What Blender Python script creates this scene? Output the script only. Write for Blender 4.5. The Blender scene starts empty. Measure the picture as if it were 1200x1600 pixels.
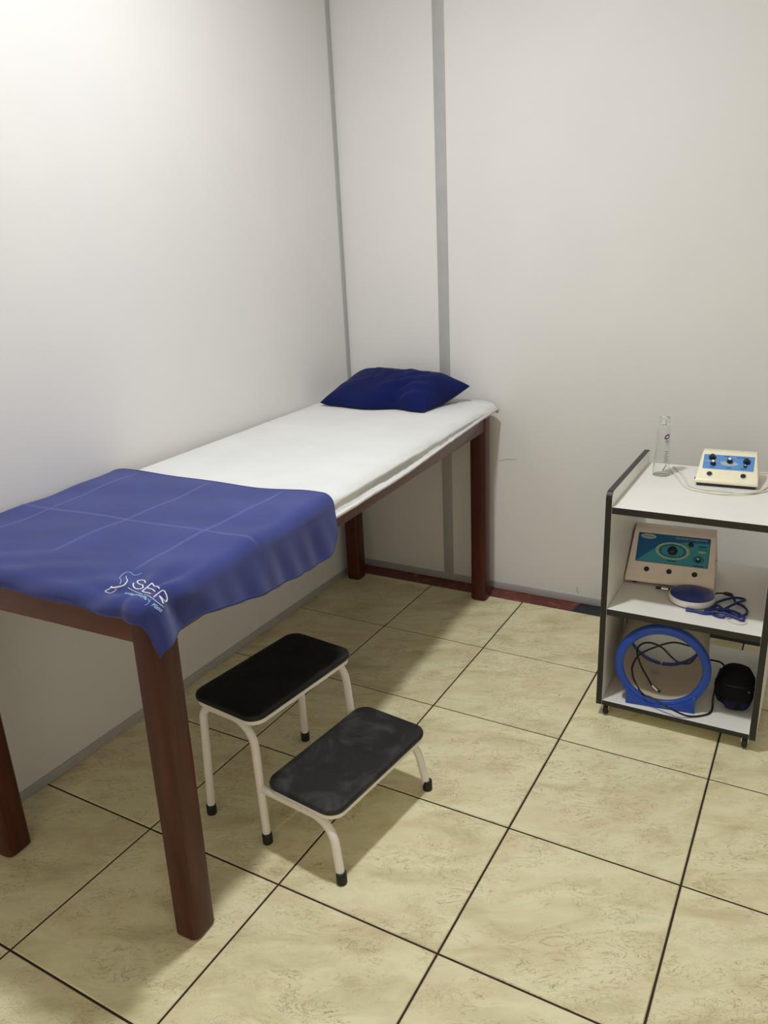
import bpy, bmesh, math, random
from mathutils import Vector, Matrix, noise
random.seed(7)
SC=bpy.context.scene
COL=SC.collection
PI=math.pi

# ------------------------------------------------------------------ camera
cam_d=bpy.data.cameras.new('camera'); cam=bpy.data.objects.new('camera',cam_d); COL.objects.link(cam)
SC.camera=cam
RX=Vector((0.87005722,0.49080751,-0.04591752))     # right
DN=Vector((0.12297832,-0.30631589,-0.94395281))    # down
FW=Vector((-0.47736439,0.8156461,-0.32687104))     # forward
cam.matrix_world=Matrix(((RX.x,-DN.x,-FW.x,0.62119775),(RX.y,-DN.y,-FW.y,-1.2057039),(RX.z,-DN.z,-FW.z,1.53665575),(0,0,0,1)))
cam_d.sensor_fit='VERTICAL'; cam_d.sensor_height=24.0; cam_d.lens=1222.08/1600*24.0
cam_d.clip_start=.01; cam_d.clip_end=50

# ------------------------------------------------------------------ world, lights, exposure
w=bpy.data.worlds.new('world'); SC.world=w; w.use_nodes=True
w.node_tree.nodes['Background'].inputs[0].default_value=(.8,.85,.9,1); w.node_tree.nodes['Background'].inputs[1].default_value=.3
def area(name,loc,size,power,col,shape='DISK',rot=(0,0,0)):
    l=bpy.data.lights.new(name,'AREA'); l.shape=shape; l.size=size; l.energy=power; l.color=col
    o=bpy.data.objects.new(name,l); COL.objects.link(o); o.location=loc; o.rotation_euler=rot; return o
k=area('ceiling_downlight',(-.34,.38,2.97),.16,33.5,(.925,.955,1.0)); k.data.spread=math.radians(168)
area('soft_fill_front',(.5,-2.25,1.3),1.8,13,(1,.88,.72),'SQUARE',(math.radians(90),0,0))  # added warm fill light behind the camera; the room has no doorway here
vs=SC.view_settings; SC.display_settings.display_device='sRGB'
vs.view_transform='Standard'; vs.look='None'; vs.exposure=0.0; vs.gamma=1.0; vs.use_curve_mapping=False

# ------------------------------------------------------------------ material helpers
def srgb(r,g,b):
    f=lambda c:(c/255/12.92) if c/255<=.04045 else ((c/255+.055)/1.055)**2.4
    return (f(r),f(g),f(b),1)
class NT:
    def __init__(s,name):
        s.m=bpy.data.materials.new(name); s.m.use_nodes=True; s.t=s.m.node_tree; s.n=s.t.nodes; s.l=s.t.links
        s.b=s.n['Principled BSDF']
    def node(s,ty,**kw):
        n=s.n.new(ty)
        for k,v in kw.items():
            if k in n.inputs.keys() if isinstance(k,str) else False:
                n.inputs[k].default_value=v
            else: setattr(n,k,v)
        return n
    def link(s,a,b): s.l.new(a,b)
    def noise(s,vec,scale,detail=4,rough=.55,dist=0,out='Fac'):
        n=s.n.new('ShaderNodeTexNoise'); n.inputs['Scale'].default_value=scale; n.inputs['Detail'].default_value=detail
        n.inputs['Roughness'].default_value=rough; n.inputs['Distortion'].default_value=dist
        if vec is not None: s.link(vec,n.inputs['Vector'])
        return n.outputs[out]
    def ramp(s,fac,stops):
        n=s.n.new('ShaderNodeValToRGB'); e=n.color_ramp.elements
        while len(e)<len(stops): e.new(.5)
        for i,(p,c) in enumerate(stops): e[i].position=p; e[i].color=c if not isinstance(c,(int,float)) else (c,c,c,1)
        s.link(fac,n.inputs[0]); return n.outputs[0]
    def mix(s,fac,a,b,mode='MIX'):
        n=s.n.new('ShaderNodeMix'); n.data_type='RGBA'; n.blend_type=mode
        for sock,v in ((n.inputs[0],fac),(n.inputs[6],a),(n.inputs[7],b)):
            if isinstance(v,bpy.types.NodeSocket): s.link(v,sock)
            else: sock.default_value=v
        return n.outputs[2]
    def math(s,op,a,b=0.0):
        n=s.n.new('ShaderNodeMath'); n.operation=op
        for sock,v in ((n.inputs[0],a),(n.inputs[1],b)):
            if isinstance(v,bpy.types.NodeSocket): s.link(v,sock)
            else: sock.default_value=v
        return n.outputs[0]
    def vmath(s,op,a,b):
        n=s.n.new('ShaderNodeVectorMath'); n.operation=op
        for sock,v in ((n.inputs[0],a),(n.inputs[1],b)):
            if isinstance(v,bpy.types.NodeSocket): s.link(v,sock)
            else: sock.default_value=v
        return n.outputs[0]
    def coord(s,kind='Object'): return s.n.new('ShaderNodeTexCoord').outputs[kind]
    def bump(s,h,strength=.2,dist=.001):
        n=s.n.new('ShaderNodeBump'); n.inputs['Strength'].default_value=strength; n.inputs['Distance'].default_value=dist
        s.link(h,n.inputs['Height']); s.link(n.outputs[0],s.b.inputs['Normal'])
    def base(s,v):
        if isinstance(v,bpy.types.NodeSocket): s.link(v,s.b.inputs['Base Color'])
        else: s.b.inputs['Base Color'].default_value=v
    def rough(s,v):
        if isinstance(v,bpy.types.NodeSocket): s.link(v,s.b.inputs['Roughness'])
        else: s.b.inputs['Roughness'].default_value=v
def simple(name,col,rough=.5,metal=0,var=.06,nscale=30,bump=0,spec=.5,bscale=300,sheen=0,coat=0):
    t=NT(name); c=t.coord()
    n=t.noise(c,nscale,3)
    lo=tuple(x*(1-var) for x in col[:3])+(1,); hi=tuple(min(1,x*(1+var)) for x in col[:3])+(1,)
    t.base(t.ramp(n,[(.3,lo),(.7,hi)])); t.rough(rough); t.b.inputs['Metallic'].default_value=metal
    t.b.inputs['Specular IOR Level'].default_value=spec
    if sheen: t.b.inputs['Sheen Weight'].default_value=sheen
    if coat: t.b.inputs['Coat Weight'].default_value=coat
    if bump: t.bump(t.noise(c,bscale,2),bump,.001)
    return t.m

def wall_mat():
    t=NT('melamine_wall'); c=t.coord()
    a=t.noise(c,1.3,3); col=t.ramp(a,[(.35,srgb(223,221,218)),(.65,srgb(228,225,221))])
    # faint scuffs near the floor
    sep=t.n.new('ShaderNodeSeparateXYZ'); t.link(c,sep.inputs[0])
    low=t.ramp(sep.outputs[2],[(.0,1.0),(.55,0.0)])
    m=t.n.new('ShaderNodeMapping'); m.inputs['Scale'].default_value=(9,9,1.6); t.link(c,m.inputs[0])
    s=t.ramp(t.noise(m.outputs[0],2.2,6,.7,.8),[(.56,0.0),(.75,1.0)])
    f=t.math('MULTIPLY',t.math('MULTIPLY',low,s),.10)
    col=t.mix(f,col,srgb(150,140,128)); t.base(col); t.rough(.6); t.b.inputs['Specular IOR Level'].default_value=.25
    t.bump(t.noise(c,420,2),.04,.0006); return t.m
def tile_mat():
    t=NT('floor_tile'); g=t.coord()
    d=t.vmath('DIVIDE',g,(.45,.45,1.0)); fl=t.vmath('FLOOR',d,(0,0,0))
    wn=t.n.new('ShaderNodeTexWhiteNoise'); wn.noise_dimensions='3D'; t.link(fl,wn.inputs['Vector'])
    off=t.vmath('MULTIPLY',wn.outputs['Color'],(7,7,7)); p=t.vmath('ADD',g,off)
    mp=t.n.new('ShaderNodeMapping'); mp.inputs['Rotation'].default_value=(0,0,math.radians(-27)); mp.inputs['Scale'].default_value=(1.0,2.4,1.0)
    mp.vector_type='TEXTURE'; mp.inputs['Scale'].default_value=(1.0,1/2.4,1.0); mp.inputs['Rotation'].default_value=(0,0,math.radians(27)); t.link(p,mp.inputs[0]); st=mp.outputs[0]
    big=t.noise(st,5,4,.6,.6)
    c=t.ramp(big,[(.30,srgb(204,193,152)),(.45,srgb(224,216,172)),(.58,srgb(235,229,188)),(.72,srgb(221,219,178))])
    pk=t.ramp(t.noise(st,3.3,5,.6,.5),[(.50,0.0),(.70,.5)])
    c=t.mix(pk,c,srgb(218,192,158))
    # thin wandering veins
    v=t.noise(st,11,5,.62,1.6); va=t.math('ABSOLUTE',t.math('SUBTRACT',v,.5))
    vm=t.ramp(va,[(.0,1.0),(.014,.0)]); gate=t.ramp(t.noise(p,7,3),[(.42,0.0),(.55,1.0)])
    c=t.mix(t.math('MULTIPLY',vm,t.math('MULTIPLY',gate,.75)),c,srgb(150,114,80))
    v2=t.noise(st,24,6,.7,1.2); va2=t.math('ABSOLUTE',t.math('SUBTRACT',v2,.52)); vm2=t.ramp(va2,[(.0,.6),(.02,0.0)])
    gate2=t.ramp(t.noise(st,4,4,.6),[(.5,0.0),(.62,1.0)])
    c=t.mix(t.math('MULTIPLY',t.math('MULTIPLY',vm2,gate2),.75),c,srgb(158,126,90))
    sp=t.ramp(t.noise(p,150,3,.75),[(.54,0.0),(.68,.5)]); gate3=t.ramp(t.noise(st,6,4,.65,.6),[(.50,0.0),(.64,1.0)])
    c=t.mix(t.math('MULTIPLY',sp,gate3),c,srgb(168,138,108))
    br=t.n.new('ShaderNodeMapRange'); t.link(wn.outputs['Value'],br.inputs[0]); br.inputs[3].default_value=.93; br.inputs[4].default_value=1.02
    cc=t.n.new('ShaderNodeCombineColor'); 
    for i in range(3): t.link(br.outputs[0],cc.inputs[i])
    c=t.mix(1.0,c,cc.outputs[0],'MULTIPLY')
    t.base(c); t.rough(t.ramp(big,[(.3,.34),(.7,.42)])); t.b.inputs['Specular IOR Level'].default_value=.5
    t.bump(t.noise(st,30,4),.12,.0015); return t.m
def wood_mat():
    t=NT('varnished_dark_wood'); c=t.coord()
    m=t.n.new('ShaderNodeMapping'); m.inputs['Scale'].default_value=(28,28,1.6); t.link(c,m.inputs[0])
    n=t.noise(m.outputs[0],2.0,6,.6,.6)
    col=t.ramp(n,[(.25,srgb(50,19,11)),(.5,srgb(68,27,16)),(.75,srgb(86,38,22))])
    sp=t.ramp(t.noise(c,55,3,.8),[(.74,0.0),(.80,.6)]); col=t.mix(sp,col,srgb(150,90,60))
    t.base(col); t.rough(.38); t.b.inputs['Coat Weight'].default_value=.08; t.b.inputs['Specular IOR Level'].default_value=.32; t.b.inputs['Coat Roughness'].default_value=.25
    t.bump(n,.08,.001); return t.m
def wood_rail_mat():
    t=NT('varnished_dark_rail_wood'); c=t.coord()
    m=t.n.new('ShaderNodeMapping'); m.inputs['Scale'].default_value=(2,1.2,30); t.link(c,m.inputs[0])
    n=t.noise(m.outputs[0],2.0,6,.6,.4)
    t.base(t.ramp(n,[(.25,srgb(62,27,20)),(.5,srgb(80,36,27)),(.75,srgb(92,44,33))])); t.rough(.36); t.b.inputs['Coat Weight'].default_value=.2
    t.bump(n,.06,.001); return t.m
def fabric(name,c1,c2,bumpd=.0005,fade=None,rough=.92,sheen=.2):
    t=NT(name); c=t.coord()
    col=t.ramp(t.noise(c,6,5,.6),[(.3,c1),(.7,c2)])
    if fade:
        a=t.n.new('ShaderNodeAttribute'); a.attribute_name='crease'; col=t.mix(a.outputs['Fac'],col,fade)
    t.base(col); t.rough(rough); t.b.inputs['Sheen Weight'].default_value=sheen; t.b.inputs['Specular IOR Level'].default_value=.2
    h=t.math('ADD',t.noise(c,900,2),t.math('MULTIPLY',t.noise(c,45,4,.6),2.0))
    t.bump(h,.35,bumpd); return t.m
def pad_mat(name,lo,hi,amt):
    t=NT(name); c=t.coord()
    d=t.ramp(t.noise(c,9,6,.7,.6),[(.48,0.0),(.72,amt)])
    t.base(t.mix(d,lo,hi)); t.rough(t.ramp(t.noise(c,14,4),[(.3,.5),(.7,.68)])); t.b.inputs['Specular IOR Level'].default_value=.4
    t.bump(t.noise(c,260,3),.25,.0008); return t.m
def chipped_white():
    t=NT('chipped_white_enamel'); c=t.coord()
    s=t.ramp(t.noise(c,48,4,.75),[(.70,0.0),(.73,.8)]); st=t.ramp(t.noise(c,12,4),[(.5,0.0),(.8,.3)])
    col=t.mix(st,srgb(236,230,222),srgb(208,194,176)); t.base(t.mix(s,col,srgb(96,70,56))); t.rough(.3); return t.m
def red_floor_mat():
    t=NT('worn_red_floor_paint'); c=t.coord()
    s=t.ramp(t.noise(c,28,6,.75,.4),[(.55,0.0),(.68,.65)]); 
    col=t.ramp(t.noise(c,7,5,.6),[(.3,srgb(92,42,36)),(.7,srgb(118,60,50))]); t.base(t.mix(s,col,srgb(160,112,98))); t.rough(.6)
    t.bump(t.noise(c,60,4),.3,.002); return t.m

M=dict(wall=wall_mat(),tile=tile_mat(),
 grout=simple('brown_grout',srgb(46,29,19),.8,var=.25,nscale=60),
 ceiling=simple('ceiling_paint',srgb(232,231,226),.8,var=.02),
 trim=simple('grey_aluminium_trim',srgb(176,175,173),.4,metal=.0,var=.05,nscale=12),
 wood=wood_mat(),rail=wood_rail_mat(),
 sheet=fabric('white_cotton_sheet',srgb(213,213,210),srgb(221,221,218),sheen=.1),
 towel=fabric('blue_cotton_cloth',srgb(50,58,116),srgb(60,69,134),fade=srgb(104,112,168)),
 pillow=fabric('deep_blue_pillowcase',srgb(9,18,68),srgb(14,25,84),.0006,sheen=.04),
 thread=simple('white_thread',srgb(232,236,240),.7,var=.04),
 thread2=simple('light_blue_thread',srgb(150,190,226),.7,var=.05),
 pad=pad_mat('black_rubber_tread',srgb(17,17,18),srgb(70,70,72),.10),
 pad2=pad_mat('scuffed_black_rubber_tread',srgb(28,27,27),srgb(96,94,92),.42),
 enamel=chipped_white(), cap=simple('black_rubber',srgb(18,17,17),.6),
 lam=simple('white_laminate',srgb(236,233,225),.38,var=.02,nscale=8),
 edge=simple('dark_brown_edge_band',srgb(28,24,22),.4,var=.1),
 cream=simple('cream_plastic',srgb(240,233,202),.4,var=.03),
 beige=simple('pinkish_beige_plastic',srgb(238,222,206),.42,var=.03),
 drum=simple('beige_drum_plastic',srgb(206,190,164),.45,var=.03,nscale=6),
 blackp=simple('black_plastic',srgb(14,14,15),.35), white=simple('white_plastic',srgb(232,230,224),.35,var=.02),
 bluep=simple('blue_plastic',srgb(24,70,168),.38,var=.05,nscale=8), navy=simple('navy_vinyl',srgb(26,48,136),.3,var=.06,nscale=12),
 dkblue=simple('dark_navy_plastic',srgb(18,32,58),.4),
 panelb=simple('mid_blue_panel',srgb(84,142,204),.4,var=.03), teal_d=simple('deep_blue_panel',srgb(4,88,140),.35,var=.04),
 teal=simple('teal_panel',srgb(58,146,160),.35,var=.03), ylw=simple('pale_green_print',srgb(160,190,140),.5,var=.03),
 grayp=simple('pale_grey_print',srgb(170,182,186),.5,var=.04), darkp=simple('dark_print',srgb(16,44,66),.5),
 chrome=simple('chrome_metal',srgb(200,198,194),.25,metal=1,var=.03),
 cabblue=simple('blue_cable',srgb(18,36,112),.4), cabblack=simple('black_cable',srgb(14,14,18),.45), cabwhite=simple('white_cable',srgb(224,220,206),.45,var=.03),
 bag=simple('black_padded_nylon',srgb(13,14,19),.85,var=.2,nscale=40,bump=.4,spec=.25), bagnavy=simple('navy_nylon',srgb(22,24,56),.8,var=.15,bump=.4,spec=.25),
 purple=simple('purple_print',srgb(120,60,130),.5), inkp=simple('dark_purple_print',srgb(70,50,80),.5),
 red=red_floor_mat(), darkfloor=simple('dark_floor_strip',srgb(30,32,40),.5,var=.2,nscale=20))
def pet():
    t=NT('clear_plastic_bottle'); t.base((.97,.98,.98,1)); t.rough(.04); t.b.inputs['Transmission Weight'].default_value=1; t.b.inputs['IOR'].default_value=1.33; return t.m
M['pet']=pet(); M['scuff']=simple('scuff_grey',srgb(140,132,122),.7)
def water():
    t=NT('clear_liquid'); t.base((1,1,1,1)); t.rough(.0); t.b.inputs['Transmission Weight'].default_value=1; t.b.inputs['IOR'].default_value=1.33; return t.m

# ------------------------------------------------------------------ mesh helpers
def link(name,me,mats,parent=None,smooth=True,kind=None):
    o=bpy.data.objects.new(name,me); COL.objects.link(o)
    for m in (mats if isinstance(mats,(list,tuple)) else [mats]): me.materials.append(m)
    if smooth:
        for p in me.polygons: p.use_smooth=True
    if parent is not None: o.parent=parent
    if kind: o['kind']=kind
    return o
def from_bm(name,bm,mats,parent=None,smooth=True,sharp=40,kind=None):
    bmesh.ops.recalc_face_normals(bm,faces=bm.faces)
    if smooth:
        for e in bm.edges:
            if len(e.link_faces)==2 and e.calc_face_angle(0)>math.radians(sharp): e.smooth=False
    me=bpy.data.meshes.new(name); bm.to_mesh(me); bm.free()
    return link(name,me,mats,parent,smooth,kind)
def thing(name,label,cat,loc=(0,0,0),rotz=0,group=None):
    o=bpy.data.objects.new(name,None); COL.objects.link(o); o.location=loc; o.rotation_euler=(0,0,rotz)
    o.empty_display_size=.05; o['label']=label; o['category']=cat
    if group: o['group']=group
    return o
def tag(o,label,cat,group=None):
    o['label']=label; o['category']=cat
    if group: o['group']=group
    return o
def add_box(bm,x0,x1,y0,y1,z0,z1,bev=0,seg=2,mi=0):
    vs=[bm.verts.new((x,y,z)) for z in (z0,z1) for y in (y0,y1) for x in (x0,x1)]
    fs=[bm.faces.new([vs[i] for i in f]) for f in ((0,2,3,1),(4,5,7,6),(0,1,5,4),(2,6,7,3),(0,4,6,2),(1,3,7,5))]
    if bev:
        es=list({e for f in fs for e in f.edges})
        r=bmesh.ops.bevel(bm,geom=es,offset=bev,segments=seg,affect='EDGES',profile=.5)
        fs=[f for f in bm.faces if f.is_valid and all(v in set(v2 for v2 in f.verts) for v in f.verts)] if False else r['faces']
    return vs
def box(name,x0,x1,y0,y1,z0,z1,mat,parent=None,bev=.002,seg=2,kind=None):
    bm=bmesh.new(); add_box(bm,x0,x1,y0,y1,z0,z1,bev,seg); return from_bm(name,bm,mat,parent,smooth=bev>0,kind=kind)
def add_prism(bm,poly,axis,a,b,mi=0):
    """poly: 2-D points in the other two axes; extruded along axis from a to b"""
    def P(p,t):
        return {'x':(t,p[0],p[1]),'y':(p[0],t,p[1]),'z':(p[0],p[1],t)}[axis]
    A=[bm.verts.new(P(p,a)) for p in poly]; B=[bm.verts.new(P(p,b)) for p in poly]
    fs=[bm.faces.new(A),bm.faces.new(B[::-1])]
    n=len(poly)
    for i in range(n): fs.append(bm.faces.new([A[i],B[i],B[(i+1)%n],A[(i+1)%n]]))
    for f in fs: f.material_index=mi
    return fs
def rrect(x0,x1,y0,y1,r,n=6):
    out=[]
    for cx,cy,s in ((x1-r,y0+r,-90),(x1-r,y1-r,0),(x0+r,y1-r,90),(x0+r,y0+r,180)):
        for i in range(n+1):
            a=math.radians(s+90*i/n); out.append((cx+r*math.cos(a),cy+r*math.sin(a)))
    return out
def add_lathe(bm,prof,n=40,centre=(0,0,0),cap=True,axis='z'):
    rings=[]
    for r,z in prof:
        ring=[]
        for i in range(n):
            a=2*PI*i/n; x,y=r*math.cos(a),r*math.sin(a)
            p={'z':(x,y,z),'y':(x,z,y),'x':(z,x,y)}[axis]
            ring.append(bm.verts.new((p[0]+centre[0],p[1]+centre[1],p[2]+centre[2])))
        rings.append(ring)
    for A,B in zip(rings,rings[1:]):
        for i in range(n): bm.faces.new([A[i],A[(i+1)%n],B[(i+1)%n],B[i]])
    if cap: bm.faces.new(rings[0][::-1]); bm.faces.new(rings[-1])
    return rings
def lathe(name,prof,mat,parent=None,n=40,centre=(0,0,0),cap=True,axis='z',sharp=35):
    bm=bmesh.new(); add_lathe(bm,prof,n,centre,cap,axis); return from_bm(name,bm,mat,parent,sharp=sharp)
def catmull(pts,k=8):
    P=[Vector(p) for p in pts]; P=[2*P[0]-P[1]]+P+[2*P[-1]-P[-2]]; out=[]
    for i in range(1,len(P)-2):
        for j in range(k):
            t=j/k; a,b,c,d=P[i-1:i+3]
            out.append(.5*((2*b)+(-a+c)*t+(2*a-5*b+4*c-d)*t*t+(-a+3*b-3*c+d)*t**3))
    out.append(P[-2]); return out
def fillet(pts,rads,k=10):
    P=[Vector(p) for p in pts]; out=[P[0]]
    for i in range(1,len(P)-1):
        a,b,c=P[i-1:i+2]; r=rads[i-1]; u=(a-b).normalized(); v=(c-b).normalized()
        an=u.angle(v); d=r/math.tan(an/2); s=b+u*d; e=b+v*d
        ctr=b+(u+v).normalized()*(r/math.sin(an/2))
        s0=(s-ctr); e0=(e-ctr); tot=s0.angle(e0)
        for j in range(k+1):
            t=j/k; out.append(ctr+(s0*math.sin((1-t)*tot)+e0*math.sin(t*tot))/math.sin(tot))
    out.append(P[-1]); return out
def add_tube(bm,pts,r,n=12,flat=1.0,up=None):
    P=[Vector(p) for p in pts]; rings=[]
    T=[(P[min(i+1,len(P)-1)]-P[max(i-1,0)]).normalized() for i in range(len(P))]
    ref=Vector(up) if up else (Vector((0,0,1)) if abs(T[0].z)<.9 else Vector((1,0,0)))
    N=(ref-T[0]*ref.dot(T[0])).normalized()
    for i,p in enumerate(P):
        if up: N=(Vector(up)-T[i]*Vector(up).dot(T[i])).normalized()
        else: N=(N-T[i]*N.dot(T[i])).normalized()
        B=T[i].cross(N); rr=r[i] if isinstance(r,(list,tuple)) else r
        rings.append([bm.verts.new(p+(N*math.cos(2*PI*k/n)*flat+B*math.sin(2*PI*k/n))*rr) for k in range(n)])
    for A,Bq in zip(rings,rings[1:]):
        for i in range(n): bm.faces.new([A[i],A[(i+1)%n],Bq[(i+1)%n],Bq[i]])
    bm.faces.new(rings[0][::-1]); bm.faces.new(rings[-1])
def tube(name,pts,r,mat,parent=None,n=12,flat=1.0,up=None):
    bm=bmesh.new(); add_tube(bm,pts,r,n,flat,up); return from_bm(name,bm,mat,parent,sharp=60)
def text_mesh(s,size,shear=0,extrude=.0002,spacing=1.0,bold=0):
    c=bpy.data.curves.new('lettering','FONT'); c.body=s; c.size=size; c.shear=shear; c.extrude=extrude; c.resolution_u=3; c.space_character=spacing; c.offset=bold
    o=bpy.data.objects.new('lettering',c); COL.objects.link(o)
    dg=bpy.context.evaluated_depsgraph_get(); dg.update()
    me=bpy.data.meshes.new_from_object(o.evaluated_get(dg)); bpy.data.objects.remove(o); bpy.data.curves.remove(c)
    return me
# ================================================================== THE ROOM
XL,YB,ZC,XR,YF=-1.337,1.895,3.0,1.75,-2.30
TH=.06
box('wall_left',XL-TH,XL,YF-TH,YB+TH,-.05,ZC,M['wall'],bev=0,kind='structure')
box('wall_back',XL,XR,YB,YB+TH,-.05,ZC,M['wall'],bev=0,kind='structure')
box('wall_right',XR,XR+TH,YF-TH,YB+TH,-.05,ZC,M['wall'],bev=0,kind='structure')
box('wall_front',XL,XR,YF-TH,YF,-.05,ZC,M['wall'],bev=0,kind='structure')
box('ceiling',XL,XR,YF,YB,ZC,ZC+.06,M['ceiling'],bev=0,kind='structure')
# floor: grout bed with bevelled tiles laid on a 45 cm grid
bm=bmesh.new(); T=.45; G=.0027
vs_=[bm.verts.new(p) for p in ((XL,YF,-.0028),(XR,YF,-.0028),(XR,1.80,-.0028),(XL,1.80,-.0028))]; bm.faces.new(vs_).material_index=1
i0,i1,j0,j1=math.floor(XL/T),math.ceil(XR/T),math.floor(YF/T),4
for i in range(i0,i1):
    for j in range(j0,j1):
        x0,x1=max(i*T+G,XL+.001),min((i+1)*T-G,XR-.001); y0,y1=max(j*T+G,YF+.001),min((j+1)*T-G,1.80)
        if x1-x0<.02 or y1-y0<.02: continue
        b=.0022; zt=random.uniform(-.0002,.0002); top=[bm.verts.new(p) for p in ((x0+b,y0+b,zt),(x1-b,y0+b,zt),(x1-b,y1-b,zt),(x0+b,y1-b,zt))]
        lo=[bm.verts.new(p) for p in ((x0,y0,-.0022),(x1,y0,-.0022),(x1,y1,-.0022),(x0,y1,-.0022))]
        bt=[bm.verts.new(p) for p in ((x0,y0,-.006),(x1,y0,-.006),(x1,y1,-.006),(x0,y1,-.006))]
        bm.faces.new(top)
        for k in range(4):
            bm.faces.new([lo[k],lo[(k+1)%4],top[(k+1)%4],top[k]]); bm.faces.new([bt[k],bt[(k+1)%4],lo[(k+1)%4],lo[k]])
me=bpy.data.meshes.new('floor'); bm.to_mesh(me); bm.free()
link('floor',me,[M['tile'],M['grout']],smooth=False,kind='structure')
# ragged strip of old floor between the tiles and the back wall
def strip(name,x0,x1,mat,skew=0):
    bm=bmesh.new(); n=60; A=[];B=[]
    for k in range(n+1):
        x=x0+(x1-x0)*k/n; yy=1.799+.003*noise.noise(Vector((x*22,0,0)))
        A.append(bm.verts.new((x,yy,-.0015))); B.append(bm.verts.new((x+skew,YB+.004,-.0015+.002*noise.noise(Vector((x*9,3,0))))))
    for k in range(n): bm.faces.new([A[k],A[k+1],B[k+1],B[k]])
    C_=[bm.verts.new((v.co.x,v.co.y,-.02)) for v in A]
    for k in range(n): bm.faces.new([C_[k],C_[k+1],A[k+1],A[k]])
    from_bm(name,bm,mat,kind='structure')
strip('trim_1',XL,-.235,M['red'],.02); strip('trim_2',-.235,XR,M['darkfloor'],.02)
# aluminium profiles
box('trim_3',-.875,-.826,YB-.003,YB,.032,ZC,M['trim'],bev=.001,kind='structure')
box('trim_4',XL,XL+.003,YB-.030,YB-.001,.032,ZC,M['trim'],bev=.001,kind='structure')
box('baseboard_back',XL,XR,YB-.0045,YB,-.001,.033,M['trim'],bev=.001,kind='structure')
box('baseboard_left',XL,XL+.0045,YF,YB-.005,.004,.032,M['trim'],bev=.001,kind='structure')

# scuffs on the back panel
for pts in ([(-.236,.070),(-.234,.052),(-.230,.042)],[(-.445,.112),(-.4445,.110)],[(-.505,.075),(-.5045,.073)],[(-.60,.608),(-.578,.614),(-.562,.620),(-.545,.618),(-.52,.623)],[(-.12,.150),(-.105,.132),(-.09,.118)]):
    bm=bmesh.new(); add_tube(bm,[(x,YB-.0002,z) for x,z in pts],.0011 if len(pts)<5 else .0008,6)
    from_bm('scuff_mark',bm,M['scuff'],bpy.data.objects['wall_back'])
# ================================================================== TREATMENT TABLE
TA=math.radians(2.56); TO=(-.507,-.237,0)
table=thing('treatment_table','long dark reddish-brown wooden treatment table standing along the left wall','table',TO,TA)
def chamfer_leg(x0,x1,y0,y1,z0,z1,dx=0,dy=0,ch=.017,wb=0):
    bm=bmesh.new(); out=[]
    for z,ox,oy,s in ((z0,0,0,.86),(z0+.006,0,0,1),(z1,dx,dy,1)):
        cx,cy=(x0+x1)/2,(y0+y1)/2; poly=rrect(x0,x1,y0,y1,ch,3)
        out.append([bm.verts.new((cx+(p[0]-cx)*s+ox,cy+(p[1]-cy)*s+oy,z)) for p in poly])
    n=len(out[0])
    for A,B in zip(out,out[1:]):
        for i in range(n): bm.faces.new([A[i],A[(i+1)%n],B[(i+1)%n],B[i]])
    bm.faces.new(out[0][::-1]); bm.faces.new(out[-1])
    return bm
LW=.070
for x0,y0,dx in ((-.074,.002,.018),(-.074,1.972,0),(-.716,.002,.0),(-.712,1.972,0)):
    from_bm('leg',chamfer_leg(x0,x0+LW,y0,y0+.076,0.0,.846,dx),M['wood'],table,sharp=25)
for x in (-.034,-.702): box('side_rail',x,x+.026,.06,1.99,.772,.845,M['rail'],table,bev=.004)
for y in (.006,2.012): box('end_rail',-.665,-.045,y,y+.026,.783 if y<1 else .772,.845,M['rail'],table,bev=.004)
box('tabletop',-.712,-.010,.004,2.046,.8455,.858,M['rail'],table,bev=.003)
box('mattress_pad',-.722,-.014,.008,2.052,.8585,.876,M['sheet'],table,bev=.008,seg=3)

def sstep(x,a,b):
    t=min(1,max(0,(x-a)/(b-a)));return t*t*(3-2*t)
# ---- fitted white sheet
def hemz(v):
    P=[(-.05,.815),(.4,.815),(.73,.816),(1.14,.814),(1.57,.830),(1.8,.838),(2.0,.843),(2.2,.845)]
    for (a,za),(b,zb) in zip(P,P[1:]):
        if v<=b: t=(v-a)/(b-a); t=max(0,t); return za+(zb-za)*t
    return .838
bm=bmesh.new(); NV,NU=150,96; VE=2.085; V0s=.006; rows=[]
def sheet_pt(i,j):
    v=V0s+(VE-V0s)*i/NV
    ul=-.752+ (v/2.0)*.010; hz=hemz(v)
    # profile knots (u,z) left hem -> top -> right hem
    gd=.010*(1-sstep(v,1.5,2.0))+.003
    bul=.006*math.sin(v*9+1)*(1-sstep(v,1.7,2.0))
    top=.881
    K=[(ul-.004,.838),(ul-.007,.855),(ul,.872),(ul+.02,.880),(ul+.10,top),(-.40,top+.0006),(-.18,top+.0002),(-.095,.8806),(-.050,.8788),(-.020,.8740),(-.003,.8655),(.005,.856)]
    mid=(hz+.852)/2
    tk=.014*(1-sstep(v,.60,.74))+.03*(1-sstep(v,.0,.14))
    K=[(a_-(tk*.6 if a_>-.1 else 0),b_-(.002*(1-sstep(v,.60,.72)))) for a_,b_ in K]
    bul-=tk; gd-=0
    K+=[(.010-gd+bul,mid+.008),(.014-gd*.4-tk,mid-.006),(.0155-tk,hz+.008),(.0145-tk,hz+.003),(.0105-tk,hz)]
    return v,K
def sample(K,t):
    n=len(K)-1; x=t*n; i=min(int(x),n-1); f=x-i
    g=lambda k:Vector((K[max(0,min(n,k))][0],K[max(0,min(n,k))][1],0)); a,b,c,d=g(i-1),g(i),g(i+1),g(i+2)
    return .5*((2*b)+(-a+c)*f+(2*a-5*b+4*c-d)*f*f+(-a+3*b-3*c+d)*f**3)
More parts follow.
